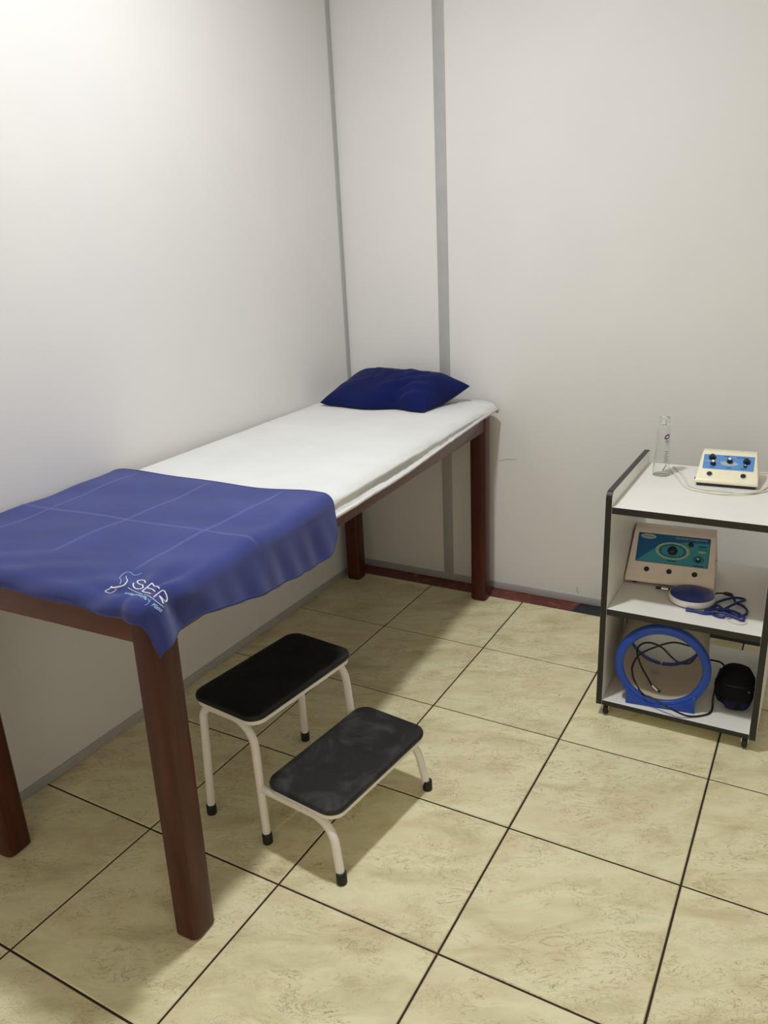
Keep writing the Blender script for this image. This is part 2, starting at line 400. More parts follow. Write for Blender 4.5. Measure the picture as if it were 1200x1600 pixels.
for i in range(NV+1):
    v,K=sheet_pt(i,0); row=[]
    for j in range(NU+1):
        p=sample(K,j/NU); u,z=p.x,p.y
        e=max(0,(v-(VE-.035))/.035)      # far end rolls down
        en=max(0,((V0s+.03)-v)/.03)
        on=sstep(z,.86,.88)
        vv=v
        if e>0: z-= .030*e*e*on if e<1 else 0; 
        wr=.0016*noise.noise(Vector((u*7,v*5,1)))+.0009*noise.noise(Vector((u*22+v*9,v*18,4)))+.0006*noise.noise(Vector((u*60,v*40,8)))
        side=1-on
        near=sstep(u,-.28,-.02)*sstep(v,.66,.8); wr*=.3+.7*sstep(v,.66,.8)
        z-=on*.008*(1-sstep(v,.006,.04))
        z+=on*(wr+near*.0010*noise.noise(Vector((u*24+v*3,v*6,2))))
        if u>-.1: u+=side*(.003*noise.noise(Vector((v*11,z*60,5)))+.0022*noise.noise(Vector((v*34,z*90,6))))*(1-sstep(v,1.9,2.05))
        row.append(bm.verts.new((u,vv,z)))
    rows.append(row)
for A,B in zip(rows,rows[1:]):
    for j in range(NU): bm.faces.new([A[j],A[j+1],B[j+1],B[j]])
# far end drop
last=rows[-1]; prev=last
for k,(dy,dz) in enumerate(((.006,-.008),(.008,-.022),(.004,-.036))):
    new=[bm.verts.new((v.co.x*1.0,VE+dy,max(.832,v.co.z+dz))) for v in last]
    for j in range(NU): bm.faces.new([prev[j],prev[j+1],new[j+1],new[j]])
    prev=new
sh=from_bm('bed_sheet',bm,M['sheet'],sharp=180)
sh.location=TO; sh.rotation_euler=(0,0,TA)
s=sh.modifiers.new('thickness','SOLIDIFY'); s.thickness=.0015; s.offset=1
tag(sh,'white fitted cotton sheet stretched over the treatment table','sheet')

# ---- blue cloth draped over the near end
# ---- towel draped over the table: flat cloth coordinates (a, b) -> bed coordinates (u, v, z)
CR=.035
def drape1(t):
    if t<=0: return t,0.0
    if t<CR*math.pi/2: return CR*math.sin(t/CR),CR*(1-math.cos(t/CR))
    e=t-CR*math.pi/2
    return CR+.10*e,CR+e*.995
def sstep(x,a,b):
    t=min(1,max(0,(x-a)/(b-a)));return t*t*(3-2*t)
U0,V0,ZT,AL=-.015,.015,.8895,-.755
def towel(a,b):
    """a: across (0 at the right edge, + hangs), b: along (0 at the near end, + hangs)"""
    if a<AL+0.0:           # left side hangs too
        h,d=drape1(AL-a); da=-h; u=U0+AL+da
        hb,db=drape1(b); return u,V0-hb,ZT-max(d,db)
    if a>0 and b>0:
        r=math.hypot(a,b); h,d=drape1(r); hx=h*a/r; hy=h*b/r
        u,v,z=U0+hx,V0-hy,ZT-d
    else:
        ha,da=drape1(a);hb,db=drape1(b)
        u,v,z=U0+ha,V0-hb,ZT-da-db
    # soft folds of the hanging side
    k=sstep(a,.02,.15)*(1-sstep(b,-.02,.06))
    u+=k*(.005*math.sin(b*17+.6)+.0035*math.sin(b*39+2)+.002*math.sin(b*83+a*20))
    # folds raying out from the corner
    dx,dy=a+.02,b+.02; r=math.hypot(dx,dy); an=math.atan2(dy,dx)
    w=math.exp(-((r-.10)/.09)**2)*sstep(r,.0,.05)
    f=.0060*w*math.sin(an*6.0+.4)
    n=sstep(max(a,b),-.01,.04)
    z+=f*(1-n); u+=f*n*math.cos(an); v-=f*n*math.sin(an)
    return u,v,z
def ridge(x,c,w): return math.exp(-((x-c)/w)**2)
def crease(a,b):
    la=sstep(b,-.70,-.66)*(1-sstep(b,-.14,-.08))
    return max(ridge(a,-.122,.0035)*la, ridge(a,-.378,.0035)*la, ridge(a,-.66,.0035)*la, ridge(b,-.345,.0035)*(1-sstep(a,.0,.05)))
def lowf(a,b):
    top=1-sstep(a,.0,.04)
    z=.003*math.sin(a*9+1.3)*math.sin(b*8+.5)+.002*math.sin(a*17-b*11)+.0015*math.sin(b*31+a*9)
    # diagonal wrinkles at the near end
    z+=.0022*math.sin((a*.5+b)*60)*sstep(b,-.16,-.02)
    z+=.006*math.exp(-(((a+.0)/.05)**2+((b+.33)/.08)**2))
    return z

def towel_p(a,b,off=0.0):
    e=.002; p=Vector(towel(a,b)); pa=Vector(towel(a+e,b)); pb=Vector(towel(a,b-e))
    n=(pa-p).cross(pb-p)
    if n.length<1e-12: n=Vector((0,0,1))
    n.normalize()
    if n.z<-.2: n=-n
    return p+n*(lowf(a,b)*(.35+.65*(1-sstep(a,.02,.06)))+.0013*crease(a,b)+off)
# outline in flat cloth coordinates
side=catmull([(.133,.053,0),(.117,-.055,0),(.115,-.134,0),(.138,-.243,0),(.163,-.414,0),(.176,-.54,0)],10)
corner=catmull([(.176,-.54,0),(.175,-.60,0),(.165,-.645,0),(.135,-.676,0),(.10,-.688,0),(.05,-.695,0)],8)
far=catmull([(.05,-.695,0),(-.05,-.706,0),(-.12,-.703,0),(-.25,-.694,0),(-.48,-.712,0),(-.70,-.712,0),(-.76,-.70,0),(-.80,-.66,0),(-.83,-.60,0)],8)
left=catmull([(-.83,-.60,0),(-.835,-.4,0),(-.835,-.1,0),(-.83,.045,0)],8)
near=catmull([(-.83,.045,0),(-.6,.050,0),(-.4,.052,0),(-.15,.053,0),(-.05,.057,0),(.03,.060,0),(.095,.060,0),(.133,.053,0)],8)
def resamp(path,n):
    L=[0]
    for p,q in zip(path,path[1:]): L.append(L[-1]+(q-p).length)
    out=[];k=0
    for i in range(n+1):
        d=L[-1]*i/n
        while k<len(L)-2 and L[k+1]<d: k+=1
        t=(d-L[k])/max(1e-9,L[k+1]-L[k]); out.append(path[k]+(path[k+1]-path[k])*t)
    return out
NB,NA=170,200
R_=resamp(side+corner[1:4*8],NB)        # right boundary (near -> far)
F_=resamp(corner[4*8-1:]+far[1:-8],NA)    # far boundary (right -> left)
L_=resamp((far[-9:]+left[1:]),NB)         # left boundary (far -> near)
N_=resamp(near,NA)                        # near boundary (left -> right)
F_=F_[::-1]; L_=L_[::-1]
R_[-1]=F_[-1].copy(); F_[0]=L_[-1].copy(); N_[0]=L_[0].copy(); N_[-1]=R_[0].copy()
bm=bmesh.new(); lay=None; grid=[]; cr=[]
for j in range(NB+1):
    t=j/NB; row=[]
    for i in range(NA+1):
        s_=i/NA
        q=(1-t)*N_[i]+t*F_[i]+(1-s_)*L_[j]+s_*R_[j]-((1-s_)*(1-t)*N_[0]+s_*(1-t)*N_[-1]+(1-s_)*t*F_[0]+s_*t*F_[-1])
        row.append(bm.verts.new(towel_p(q.x,q.y))); 
        ed=min(i,NA-i,j,NB-j)
        cr.append(max(.55*crease(q.x,q.y), 0))
    grid.append(row)
for A,B in zip(grid,grid[1:]):
    for i in range(NA): bm.faces.new([A[i],A[i+1],B[i+1],B[i]])
bm.verts.index_update()
me=bpy.data.meshes.new('draped_cloth'); bm.to_mesh(me); bm.free()
at=me.attributes.new('crease','FLOAT','POINT'); at.data.foreach_set('value',cr)
tw=link('draped_cloth',me,M['towel']); tw.location=TO; tw.rotation_euler=(0,0,TA)
s=tw.modifiers.new('thickness','SOLIDIFY'); s.thickness=.0016; s.offset=0
tag(tw,'blue embroidered cloth draped over the near end of the table','cloth')
# hem seam
hem=[N_[i] for i in range(0,NA,2)]+[R_[j] for j in range(0,NB,2)]+[F_[i] for i in range(NA,0,-2)]
bm=bmesh.new()
ctr=Vector((-.33,-.32,0)); pts=[]
for q in hem:
    d=(ctr-q); d.normalize(); q2=q+d*.006; pts.append(towel_p(q2.x,q2.y,.0009))
add_tube(bm,pts,.0009,6); from_bm('hem_seam',bm,M['towel'],tw)
# embroidery
EMB=dict(
S=[(-0.0356,-0.0499),(-0.0496,-0.0621),(-0.0672,-0.0701),(-0.074,-0.0659),(-0.0658,-0.0561),(-0.0515,-0.0486),(-0.0386,-0.0441),(-0.0297,-0.0347),(-0.0327,-0.0292),(-0.0404,-0.0254),(-0.0529,-0.0317),(-0.0638,-0.0434)],
R=[(0.0196,-0.0099),(0.0141,-0.0418),(0.0248,-0.0448),(0.037,-0.0422),(0.0412,-0.0350),(0.0362,-0.0292),(0.0215,-0.0268)],
B=[(-0.0943,-0.0989),(-0.103,-0.0874),(-0.1195,-0.0919),(-0.1277,-0.0879),(-0.1228,-0.0709),(-0.1056,-0.0479),(-0.0881,-0.0345),(-0.0812,-0.0242)],
W=[(-0.1135,-0.0734),(-0.1004,-0.0615),(-0.0815,-0.045),(-0.07,-0.0274),(-0.0752,-0.0204),(-0.0851,-0.0156),(-0.0922,-0.0131),(-0.0966,-0.014),(-0.0966,-0.0102),(-0.1018,-0.0004),(-0.0868,0.0004),(-0.0822,-0.0074),(-0.0814,-0.0129)])
def stroke(bm,ab,r,smooth=True,rr=None):
    P=[Vector((a,b,0)) for a,b in ab]
    P=catmull(P,6) if smooth else resamp(P,14)
    add_tube(bm,[towel_p(p.x,p.y,.0016) for p in P],rr(len(P)) if rr else r,6)
bm=bmesh.new()
stroke(bm,EMB['S'],.0014); stroke(bm,EMB['R'],.0014)
stroke(bm,[(0.0075,-0.0424),(-0.0238,-0.0547)],.0014,False); stroke(bm,[(-0.0238,-0.0547),(-0.0199,-0.0219)],.0014,False)
stroke(bm,[(-0.0199,-0.0219),(0.0091,-0.0147)],.0014,False); stroke(bm,[(-0.0217,-0.0386),(0.006,-0.0321)],.0014,False)
stroke(bm,[(0.0230,-0.0272),(0.0374,-0.0170)],.0014,False); 
from_bm('embroidered_letters',bm,M['thread'],tw)
bm=bmesh.new(); stroke(bm,[(-0.0572,-0.0212),(-0.0318,-0.0161),(-0.0052,-0.0086)],.0007); stroke(bm,[(0.0061,-0.0073),(0.0263,-0.0064),(0.0426,-0.0123)],.0007)
stroke(bm,[(-.0005,-.0102),(.0012,-.0095)],.0009,False)
from_bm('embroidered_line',bm,M['thread'],tw)
bm=bmesh.new(); stroke(bm,EMB['W'],.0011,rr=lambda n:[.0007+.0011*math.sin(PI*min(1,i/n*1.15))**2 for i in range(n)]); from_bm('embroidered_emblem',bm,M['thread'],tw)
bm=bmesh.new(); stroke(bm,EMB['B'],.0009); from_bm('embroidered_emblem_outline',bm,M['thread2'],tw)
def emb_text(txt,p0,p1,up,shear=.2):
    me=text_mesh(txt,1.0,shear,.0,1.05,.022); wmax=max(v.co.x for v in me.vertices); hx=.70
    X=Vector((p1[0]-p0[0],p1[1]-p0[1],0))/wmax; Y=Vector((up[0]-p0[0],up[1]-p0[1],0))/hx
    bm=bmesh.new(); bm.from_mesh(me); bpy.data.meshes.remove(me)
    for v in bm.verts:
        q=Vector((p0[0],p0[1],0))+X*v.co.x+Y*v.co.y; v.co=towel_p(q.x,q.y,.0016)
    return bm
from_bm('embroidered_words',emb_text('Kinesiología',(-0.0459,0.0008),(0.0182,0.0057),(-0.0550,-0.0115)),M['thread2'],tw)
from_bm('embroidered_words',emb_text('Pilates',(0.0316,0.0066),(0.0483,-0.0031),(0.0285,-0.0005)),M['thread2'],tw)
bm=bmesh.new(); stroke(bm,[(0.0173,-0.0002),(0.0254,0.0058)],.0006,False); stroke(bm,[(0.0216,-0.0021),(0.0258,0.0086),(0.023,0.0167)],.0006); from_bm('embroidered_words',bm,M['thread2'],tw)

# ---- pillow
def pillow():
    bm=bmesh.new(); n=64; m=44
    FL,FR,BR,BL=Vector((-.69,1.80,.896)),Vector((-.185,1.775,.889)),Vector((-.085,2.035,.950)),Vector((-.625,2.055,.990))
    def P(s,t,sg):
        a,b=(s+1)/2,(t+1)/2
        p=(FL*(1-a)+FR*a)*(1-b)+(BL*(1-a)+BR*a)*b
        # bowed edges between the pointed corners
        p.y+=.022*(1-s*s)*(1 if t>0 else -1)*abs(t)**3*(.4 if t>0 else -.2) 
        p.x+=-.020*(1-t*t)*s*abs(s)**2
        p.y+=-.030*math.exp(-((s+.15)/.35)**2)*(1-b)*abs(t)**2
        p.y+=.024*math.exp(-((s-.42)/.20)**2)*(1-b)
        th=(max(0,(1-abs(s)**4.2))*max(0,(1-abs(t)**3.0)))**.60
        hgt=.078*th*(1.0+.10*math.sin(s*2.2+.6))
        if sg>0:
            w=th*(.009*noise.noise(Vector((p.x*9,p.y*10,2)))+.006*noise.noise(Vector((p.x*22+3,p.y*24,7))))
            d=.036*math.exp(-(((s-.36)/.13)**2+((t+.8)/.40)**2))
            q=Vector((p.x,p.y-.012*th*(1-b),p.z+hgt*.92+w-d*th**.5))
            # folds running from the dimple
            q.z+=th**.5*.0055*math.sin((s*1.2-t)*13)*math.exp(-(((s-.45)/.35)**2+((t+.5)/.5)**2))
        else:
            q=Vector((p.x,p.y,p.z-hgt*.8))
        q.z=max(q.z,.886+(.0015 if sg>0 else 0))
        return q
    top=[[None]*(n+1) for _ in range(m+1)]; bot=[[None]*(n+1) for _ in range(m+1)]
    for j in range(m+1):
        for i in range(n+1):
            s_=-math.cos(PI*i/n) if False else -1+2*i/n; t_=-1+2*j/m
            top[j][i]=bm.verts.new(P(s_,t_,1))
            edge=i in(0,n) or j in(0,m)
            bot[j][i]=top[j][i] if edge else bm.verts.new(P(s_,t_,-1))
    for j in range(m):
        for i in range(n):
            bm.faces.new([top[j][i],top[j][i+1],top[j+1][i+1],top[j+1][i]])
            bm.faces.new([bot[j][i],bot[j+1][i],bot[j+1][i+1],bot[j][i+1]])
    return bm
pl=from_bm('pillow',pillow(),M['pillow'],sharp=180); pl.location=TO; pl.rotation_euler=(0,0,TA)
pl.modifiers.new('smooth','SUBSURF').levels=1
tag(pl,'small deep blue pillow at the head of the treatment table','pillow')

# ================================================================== STEP STOOL
SR=math.radians(-6.2); SO=Vector((-.53,.31,0))
stool=thing('step_stool','two-step stool with black treads and white tubular legs beside the table','stool',SO,SR)
def SL(x,y,z=0):
    d=Vector((x,y,0))-SO; c,s=math.cos(-SR),math.sin(-SR); return Vector((d.x*c-d.y*s,d.x*s+d.y*c,z))
A_,B_,C_,D_,E_=SL(-.783,.128),SL(-.565,.107),SL(-.307,.078),SL(-.740,.538),SL(-.271,.495)
F__=Vector((B_.x+.002,D_.y-.004,0)); r=.0115
def v3(p,z,dx=0,dy=0): return Vector((p.x+dx,p.y+dy,z))
for (a,b,c,sy) in ((A_,B_,C_,1),(D_,F__,E_,-1)):
    iy=.012*sy
    hoop=fillet([v3(a,.004),v3(a,.362,.010,iy),v3(b,.362,-.022,iy),v3(b,.004)],[.045,.075])
    tube('leg_frame',hoop,r,M['enamel'],stool,16)
    lo=fillet([v3(b,.170,-.006,iy*.6),v3(c,.166,-.030,iy),v3(c,.004)],[.075])
    tube('leg_frame',lo,r,M['enamel'],stool,16)
    for q in (a,b,c):
        lathe('rubber_foot',[(.0135,0),(.0140,.003),(.0138,.030),(.0125,.032)],M['cap'],stool,20,(q.x,q.y,0))
def seat(x0,x1,y0,y1,z,mat,wob):
    bm=bmesh.new(); R0=.042; prof=[(.006,z-.019),(.001,z-.015),(0,z-.008),(.002,z-.003),(.007,z-.0005),(.02,z),(.06,z)]
    rings=[]
    for ins,zz in prof:
        poly=rrect(x0+ins,x1-ins,y0+ins,y1-ins,max(.008,R0-ins*.6),8)
        rings.append([bm.verts.new((p[0],p[1],zz+wob*noise.noise(Vector((p[0]*12,p[1]*12,1))))) for p in poly])
    n=len(rings[0])
    for A,B in zip(rings,rings[1:]):
        for i in range(n): bm.faces.new([A[i],A[(i+1)%n],B[(i+1)%n],B[i]])
    bm.faces.new(rings[0][::-1]); bm.faces.new(rings[-1])
    from_bm('tread',bm,mat,stool,sharp=60)
    bm=bmesh.new(); add_prism(bm,rrect(x0+.004,x1-.003,y0+.005,y1-.004,R0,8),'z',z-.030,z-.0195)
    from_bm('tread_plate',bm,M['enamel'],stool,sharp=40)
c1=SL(-.6535,.317); c2=SL(-.412,.309)
seat(c1.x-.123,c1.x+.123,c1.y-.212,c1.y+.212,.40,M['pad'],.001)
seat(c2.x-.124,c2.x+.120,c2.y-.218,c2.y+.218,.203,M['pad2'],.002)

# ================================================================== CART
cart=thing('trolley_cart','white laminate trolley with dark edge banding and casters by the back wall','trolley',(.31,1.355,0))
CX,CY=.31,1.355
X0,X1,Y0,Y1=.066-CX,.554-CX,1.085-CY,1.625-CY
PT=.0195
def side_panel(x):
    bm=bmesh.new(); R=.022; z0,z1=.042,.786
    poly=[(Y0,z0)]
    for k in range(7): a=PI-(PI/2)*k/6; poly.append((Y0+R+R*math.cos(a),z1-R+R*math.sin(a)))
    poly+=[(Y1-.004,z1),(Y1,z1-.004),(Y1,z0)]
    fs=add_prism(bm,poly,'x',x,x+PT)
    o=from_bm('side_panel',bm,[M['lam'],M['edge']],cart,smooth=False)
    for p in o.data.polygons:
        if abs(p.normal.x)<.5 and (p.normal.y<-.1 or p.normal.z>.5): p.material_index=1
    b=o.modifiers.new('b','BEVEL'); b.width=.0012; b.segments=2; b.limit_method='ANGLE'; b.angle_limit=math.radians(50)
side_panel(X0); side_panel(X1-PT)
def shelf(z0,z1):
    bm=bmesh.new(); add_box(bm,X0+PT,X1-PT,Y0+.0005,Y1,z0,z1)
    o=from_bm('shelf',bm,[M['lam'],M['edge']],cart,smooth=False)
    for p in o.data.polygons:
        if p.normal.y<-.5: p.material_index=1
    b=o.modifiers.new('b','BEVEL'); b.width=.0012; b.segments=2
shelf(.717,.739); shelf(.374,.396); shelf(.042,.060)
for x in (X0+.030,X1-.030):
    for y in (Y0+.030,Y1-.035):
        bm=bmesh.new(); add_box(bm,x-.016,x+.016,y-.016,y+.016,.0395,.0418); add_lathe(bm,[(.008,.032),(.008,.040)],16,(x,y,0))
        cx_=.012
        for sx in (-.0105,.0085): add_prism(bm,[(y+.010,.037),(y-.012,.037),(y-.017,.020),(y-.013,.012),(y-.005,.014)],'x',x+sx,x+sx+.002)
        add_box(bm,x-.0095,x+.0095,y-.010,y+.014,.0335,.036)
        c=from_bm('caster',bm,M['chrome'],cart)
        lathe('wheel',[(.004,-.0075),(.0145,-.0075),(.0178,-.005),(.0182,0),(.0178,.005),(.0145,.0075),(.004,.0075)],M['cap'],c,28,(x,y-.010,.0184),axis='x')

# ---------------------------------------------------------------- plates and prints on sloped faces
class Face:
    def __init__(s,o,ex,ey): s.o=Vector(o); s.x=Vector(ex).normalized(); s.y=Vector(ey).normalized(); s.n=s.x.cross(s.y)
    def p(s,u,v,h=0): return s.o+s.x*u+s.y*v+s.n*h
    def plate(s,name,poly,h0,h1,mat,parent):
        bm=bmesh.new(); A=[bm.verts.new(s.p(u,v,h0)) for u,v in poly]; B=[bm.verts.new(s.p(u,v,h1)) for u,v in poly]
        bm.faces.new(A); bm.faces.new(B[::-1]); n=len(poly)
        for i in range(n): bm.faces.new([A[i],B[i],B[(i+1)%n],A[(i+1)%n]])
        return from_bm(name,bm,mat,parent)
    def ring(s,name,c,rx,ry,wx,h0,h1,mat,parent,n=48):
        bm=bmesh.new(); R=[]
        for rr,h in ((0,h0),(0,h1),(wx,h1),(wx,h0)):
            R.append([bm.verts.new(s.p(c[0]+(rx-rr)*math.cos(2*PI*i/n),c[1]+(ry-rr*ry/rx)*math.sin(2*PI*i/n),h)) for i in range(n)])
        for k in range(4):
            A,B=R[k],R[(k+1)%4]
            for i in range(n): bm.faces.new([A[i],A[(i+1)%n],B[(i+1)%n],B[i]])
        return from_bm(name,bm,mat,parent)
    def lathe(s,name,c,prof,mat,parent,n=28):
        bm=bmesh.new(); R=[[bm.verts.new(s.p(c[0]+r*math.cos(2*PI*i/n),c[1]+r*math.sin(2*PI*i/n),h)) for i in range(n)] for r,h in prof]
        for A,B in zip(R,R[1:]):
            for i in range(n): bm.faces.new([A[i],A[(i+1)%n],B[(i+1)%n],B[i]])
        bm.faces.new(R[0]); bm.faces.new(R[-1])
        return from_bm(name,bm,mat,parent,sharp=35)
    def text(s,name,txt,u,v,size,mat,parent,h=.0008,width=None,shear=0):
        me=text_mesh(txt,size,shear,.0001); bm=bmesh.new(); bm.from_mesh(me); bpy.data.meshes.remove(me)
        k=1
        if width: k=width/max(q.co.x for q in bm.verts)
        for q in bm.verts: q.co=s.p(u+q.co.x*k,v+q.co.y,h+q.co.z)
        return from_bm(name,bm,mat,parent,smooth=False)
def ell(c,rx,ry,n=40): return [(c[0]+rx*math.cos(2*PI*i/n),c[1]+ry*math.sin(2*PI*i/n)) for i in range(n)]
def case(name,prof,w0,w1,ztop,mat,parent,bev=.006):
    """sloped instrument case: yz profile extruded in x and narrowing towards the top"""
    bm=bmesh.new(); zs=[p[1] for p in prof]; z0=min(zs)
    def wd(z): return w0+(w1-w0)*max(0,(z-z0))/(ztop-z0)
    A=[bm.verts.new((-wd(z)/2,y,z)) for y,z in prof]; B=[bm.verts.new((wd(z)/2,y,z)) for y,z in prof]
    bm.faces.new(A); bm.faces.new(B[::-1]); n=len(prof)
    for i in range(n): bm.faces.new([A[i],B[i],B[(i+1)%n],A[(i+1)%n]])
    bmesh.ops.bevel(bm,geom=list(bm.edges),offset=bev,segments=3,affect='EDGES',profile=.5,clamp_overlap=True)
    return from_bm(name,bm,mat,parent,sharp=50)
def knob(F,c,r,h,parent,name='knob',cap=True,skirt=1.0,capmat='white'):
    k=F.lathe(name,c,[(r*skirt*1.15,0.0005),(r*skirt*1.15,h*.18),(r*1.0,h*.28),(r*.82,h*.96),(r*.74,h)],M['blackp'],parent)
    if cap: F.lathe('knob_cap',c,[(r*.6,h),(r*.6,h+.0008)],M[capmat],k)
    return k

# ---- large magnetotherapy unit on the middle shelf
D2=thing('magnetotherapy_unit','large beige control unit with teal sloping panel on the middle shelf','medical device',(.2305,1.315,.396),math.radians(4.5))
prof=[(.004,.010),(0,.014),(0,.024),(.010,.034),(.100,.159),(.118,.169),(.170,.165),(.200,.05),(.205,.010)]
case('case',prof,.284,.258,.169,M['beige'],D2,.006)
for x in (-.11,.11):
    for y in (.025,.18): lathe('rubber_foot',[(.009,0),(.009,.0105)],M['cap'],D2,16,(x,y,0))
th2=math.atan2(.159-.034,.090); F2=Face((0,.010,.034),(1,0,0),(0,math.cos(th2),math.sin(th2)))
H2=math.hypot(.09,.132)
pw,p0,p1=.230,.047,.149
L2=F2.plate('control_panel',rrect(-pw/2,pw/2,p0,p1,.002,2),-.001,.0008,M['teal_d'],D2)
def pq(fx,fy): return (-pw/2+fx*pw,p0+fy*(p1-p0))
F2.plate('panel_print',[pq(.01,.02),pq(.99,.02),pq(.99,.83),pq(.66,.80),pq(.50,.72),pq(.30,.60)],.0008,.0010,M['teal'],L2)
cc=pq(.50,.46)
F2.ring('dial_scale',cc,.054,.030,.010,.001,.0014,M['ylw'],L2); F2.ring('dial_scale',cc,.044,.0235,.007,.001,.0014,M['teal_d'],L2)
for k in range(11):
    a=math.radians(-120+k*30); F2.lathe('dial_mark',(cc[0]+.049*math.sin(a),cc[1]+.0265*math.cos(a)),[(.0013,.0014),(.0013,.0017)],M['darkp'],L2,8)
F2.plate('brand_badge',ell(pq(.145,.885),.025,.0085),.0008,.0014,M['grayp'],L2); F2.text('brand_lettering','meditea',pq(.065,.86)[0],pq(0,.86)[1],.0095,M['darkp'],L2,.0016,width=.036)
F2.text('panel_lettering','MAGNETOTERAPIA',pq(.52,0)[0],pq(0,.885)[1],.0085,M['grayp'],L2,.0012,width=.44*pw)
F2.plate('panel_print',ell(pq(.90,.70),.014,.0038),.0010,.0014,M['teal_d'],L2); F2.plate('panel_print',rrect(*[t for t in (pq(.83,0)[0],pq(.97,0)[0],pq(0,.60)[1],pq(0,.615)[1])],.0005,1),.0010,.0013,M['darkp'],L2)
F2.plate('panel_print',ell(pq(.90,.52),.012,.0035),.0010,.0014,M['ylw'],L2)
F2.ring('dial_scale',pq(.86,.26),.017,.0115,.004,.001,.0014,M['teal_d'],L2)
F2.plate('panel_print',rrect(pq(.80,0)[0],pq(.94,0)[0],pq(0,.035)[1],pq(0,.06)[1],.001,1),.0010,.0013,M['darkp'],L2)
F2.plate('panel_print',rrect(pq(.44,0)[0],pq(.56,0)[0],pq(0,.105)[1],pq(0,.135)[1],.001,1),.0012,.0018,M['darkp'],L2)
knob(F2,cc,.0125,.017,L2,cap=False,skirt=1.1); knob(F2,pq(.74,.74),.0075,.006,L2,cap=False); knob(F2,pq(.86,.26),.0075,.013,L2,capmat='grayp')
for x in (-.075,-.003,.077):
    j=F2.lathe('output_jack',(x,.022),[(.0108,0),(.0108,.0015),(.0092,.002),(.0086,.0012)],M['white'],D2); F2.lathe('jack_socket',(x,.022),[(.0086,.0012),(.0086,.0022)],M['blackp'],j)
bm=bmesh.new(); add_tube(bm,[(.132,.11,.075),(.138,.11,.075)],.004,12); from_bm('side_button',bm,M['blackp'],D2)

# ---- small unit on top
D1=thing('stimulator_unit','small cream control unit with blue panel and black knobs on the trolley top','medical device',(.3665,1.400,.7392),math.radians(3.2))
prof=[(.002,.010),(0,.014),(.002,.024),(.012,.032),(.030,.046),(.088,.090),(.100,.094),(.140,.090),(.158,.040),(.160,.010)]
prof=[(.002,.010),(0,.014),(.002,.020),(.008,.026),(.082,.090),(.094,.095),(.140,.090),(.158,.040),(.160,.010)]
case('case',prof,.188,.162,.095,M['cream'],D1,.0045)
bm=bmesh.new(); add_prism(bm,rrect(-.088,.088,.006,.155,.006,4),'z',.0015,.0105); from_bm('base_tray',bm,M['dkblue'],D1)
th1=math.atan2(.064,.074); F1=Face((0,.008,.026),(1,0,0),(0,math.cos(th1),math.sin(th1)))
q0,q1,qw=.037,.093,.152
L1=F1.plate('control_panel',rrect(-qw/2,qw/2,q0,q1,.0015,2),-.001,.0008,M['panelb'],D1)
def rq(fx,fy): return (-qw/2+fx*qw,q0+fy*(q1-q0))
F1.plate('panel_print',ell(rq(.52,.42),.026,.0085),.0008,.0012,M['grayp'],L1)
F1.plate('panel_print',[rq(.30,.50),rq(.42,.60),rq(.45,.38)],.0008,.0011,M['grayp'],L1); F1.plate('panel_print',[rq(.55,.30),rq(.70,.30),rq(.56,.45)],.0008,.0011,M['grayp'],L1)
F1.plate('panel_print',rrect(rq(.03,0)[0],rq(.32,0)[0],rq(0,.50)[1],rq(0,.56)[1],.0005,1),.0008,.0011,M['grayp'],L1)
for fx,fy,wx in ((.47,.90,.10),(.75,.86,.20),(.19,.10,.10),(.52,.12,.10),(.80,.12,.12)):
    F1.plate('panel_print',rrect(rq(fx-wx/2,0)[0],rq(fx+wx/2,0)[0],rq(0,fy)[1],rq(0,fy+.035)[1],.0003,1),.0008,.0011,M['darkp'],L1)
knob(F1,rq(.17,.78),.0085,.014,L1,cap=False,skirt=1.15); knob(F1,rq(.20,.36),.0074,.016,L1); knob(F1,rq(.52,.58),.0078,.017,L1)
knob(F1,rq(.85,.62),.0085,.014,L1,cap=False,skirt=1.15); knob(F1,rq(.83,.32),.005,.007,L1,capmat='grayp')
for x in (-.052,.048):
    j=F1.lathe('output_jack',(x,.017),[(.0102,0),(.0102,.0018),(.0088,.002),(.0080,.001)],M['white'],D1,32); F1.lathe('jack_socket',(x,.017),[(.0080,.001),(.0080,.0022)],M['blackp'],j)
bm=bmesh.new(); add_tube(bm,[(-.090,.02,.020),(-.096,.02,.020)],.003,10); from_bm('side_button',bm,M['blackp'],D1)

# ---- bottle
bt=thing('spray_bottle','clear plastic bottle with purple badge standing on the trolley top','bottle',(.152,1.482,.7392),math.radians(0))
outer=[(.0,0),(.024,0),(.0275,.003),(.028,.012),(.0262,.04),(.0240,.075),(.0225,.11),(.0222,.14),(.0215,.158),(.0195,.166),(.0165,.170),(.0165,.176)]
inner=[(r_-.0012 if r_>.002 else 0,max(z_,.0015)) for r_,z_ in outer][::-1]
bm=bmesh.new(); add_lathe(bm,[(max(r_,.0002),z_) for r_,z_ in outer]+[(max(r_,.0002),z_) for r_,z_ in inner],40,cap=False); bmesh.ops.remove_doubles(bm,verts=bm.verts,dist=1e-5)
from_bm('bottle_body',bm,M['pet'],bt)
lathe('bottle_cap',[(.0172,.1765),(.0175,.180),(.0172,.196),(.0165,.2)],M['pet'],bt,32)
lathe('spray_nozzle',[(.006,.1772),(.006,.186),(.0045,.192)],M['white'],bt,20)
def rb(z):
    for (ra,za),(rb_,zb) in zip(outer[1:],outer[2:]):
        if za<=z<=zb: return ra+(rb_-ra)*(z-za)/max(1e-6,zb-za)
    return .022
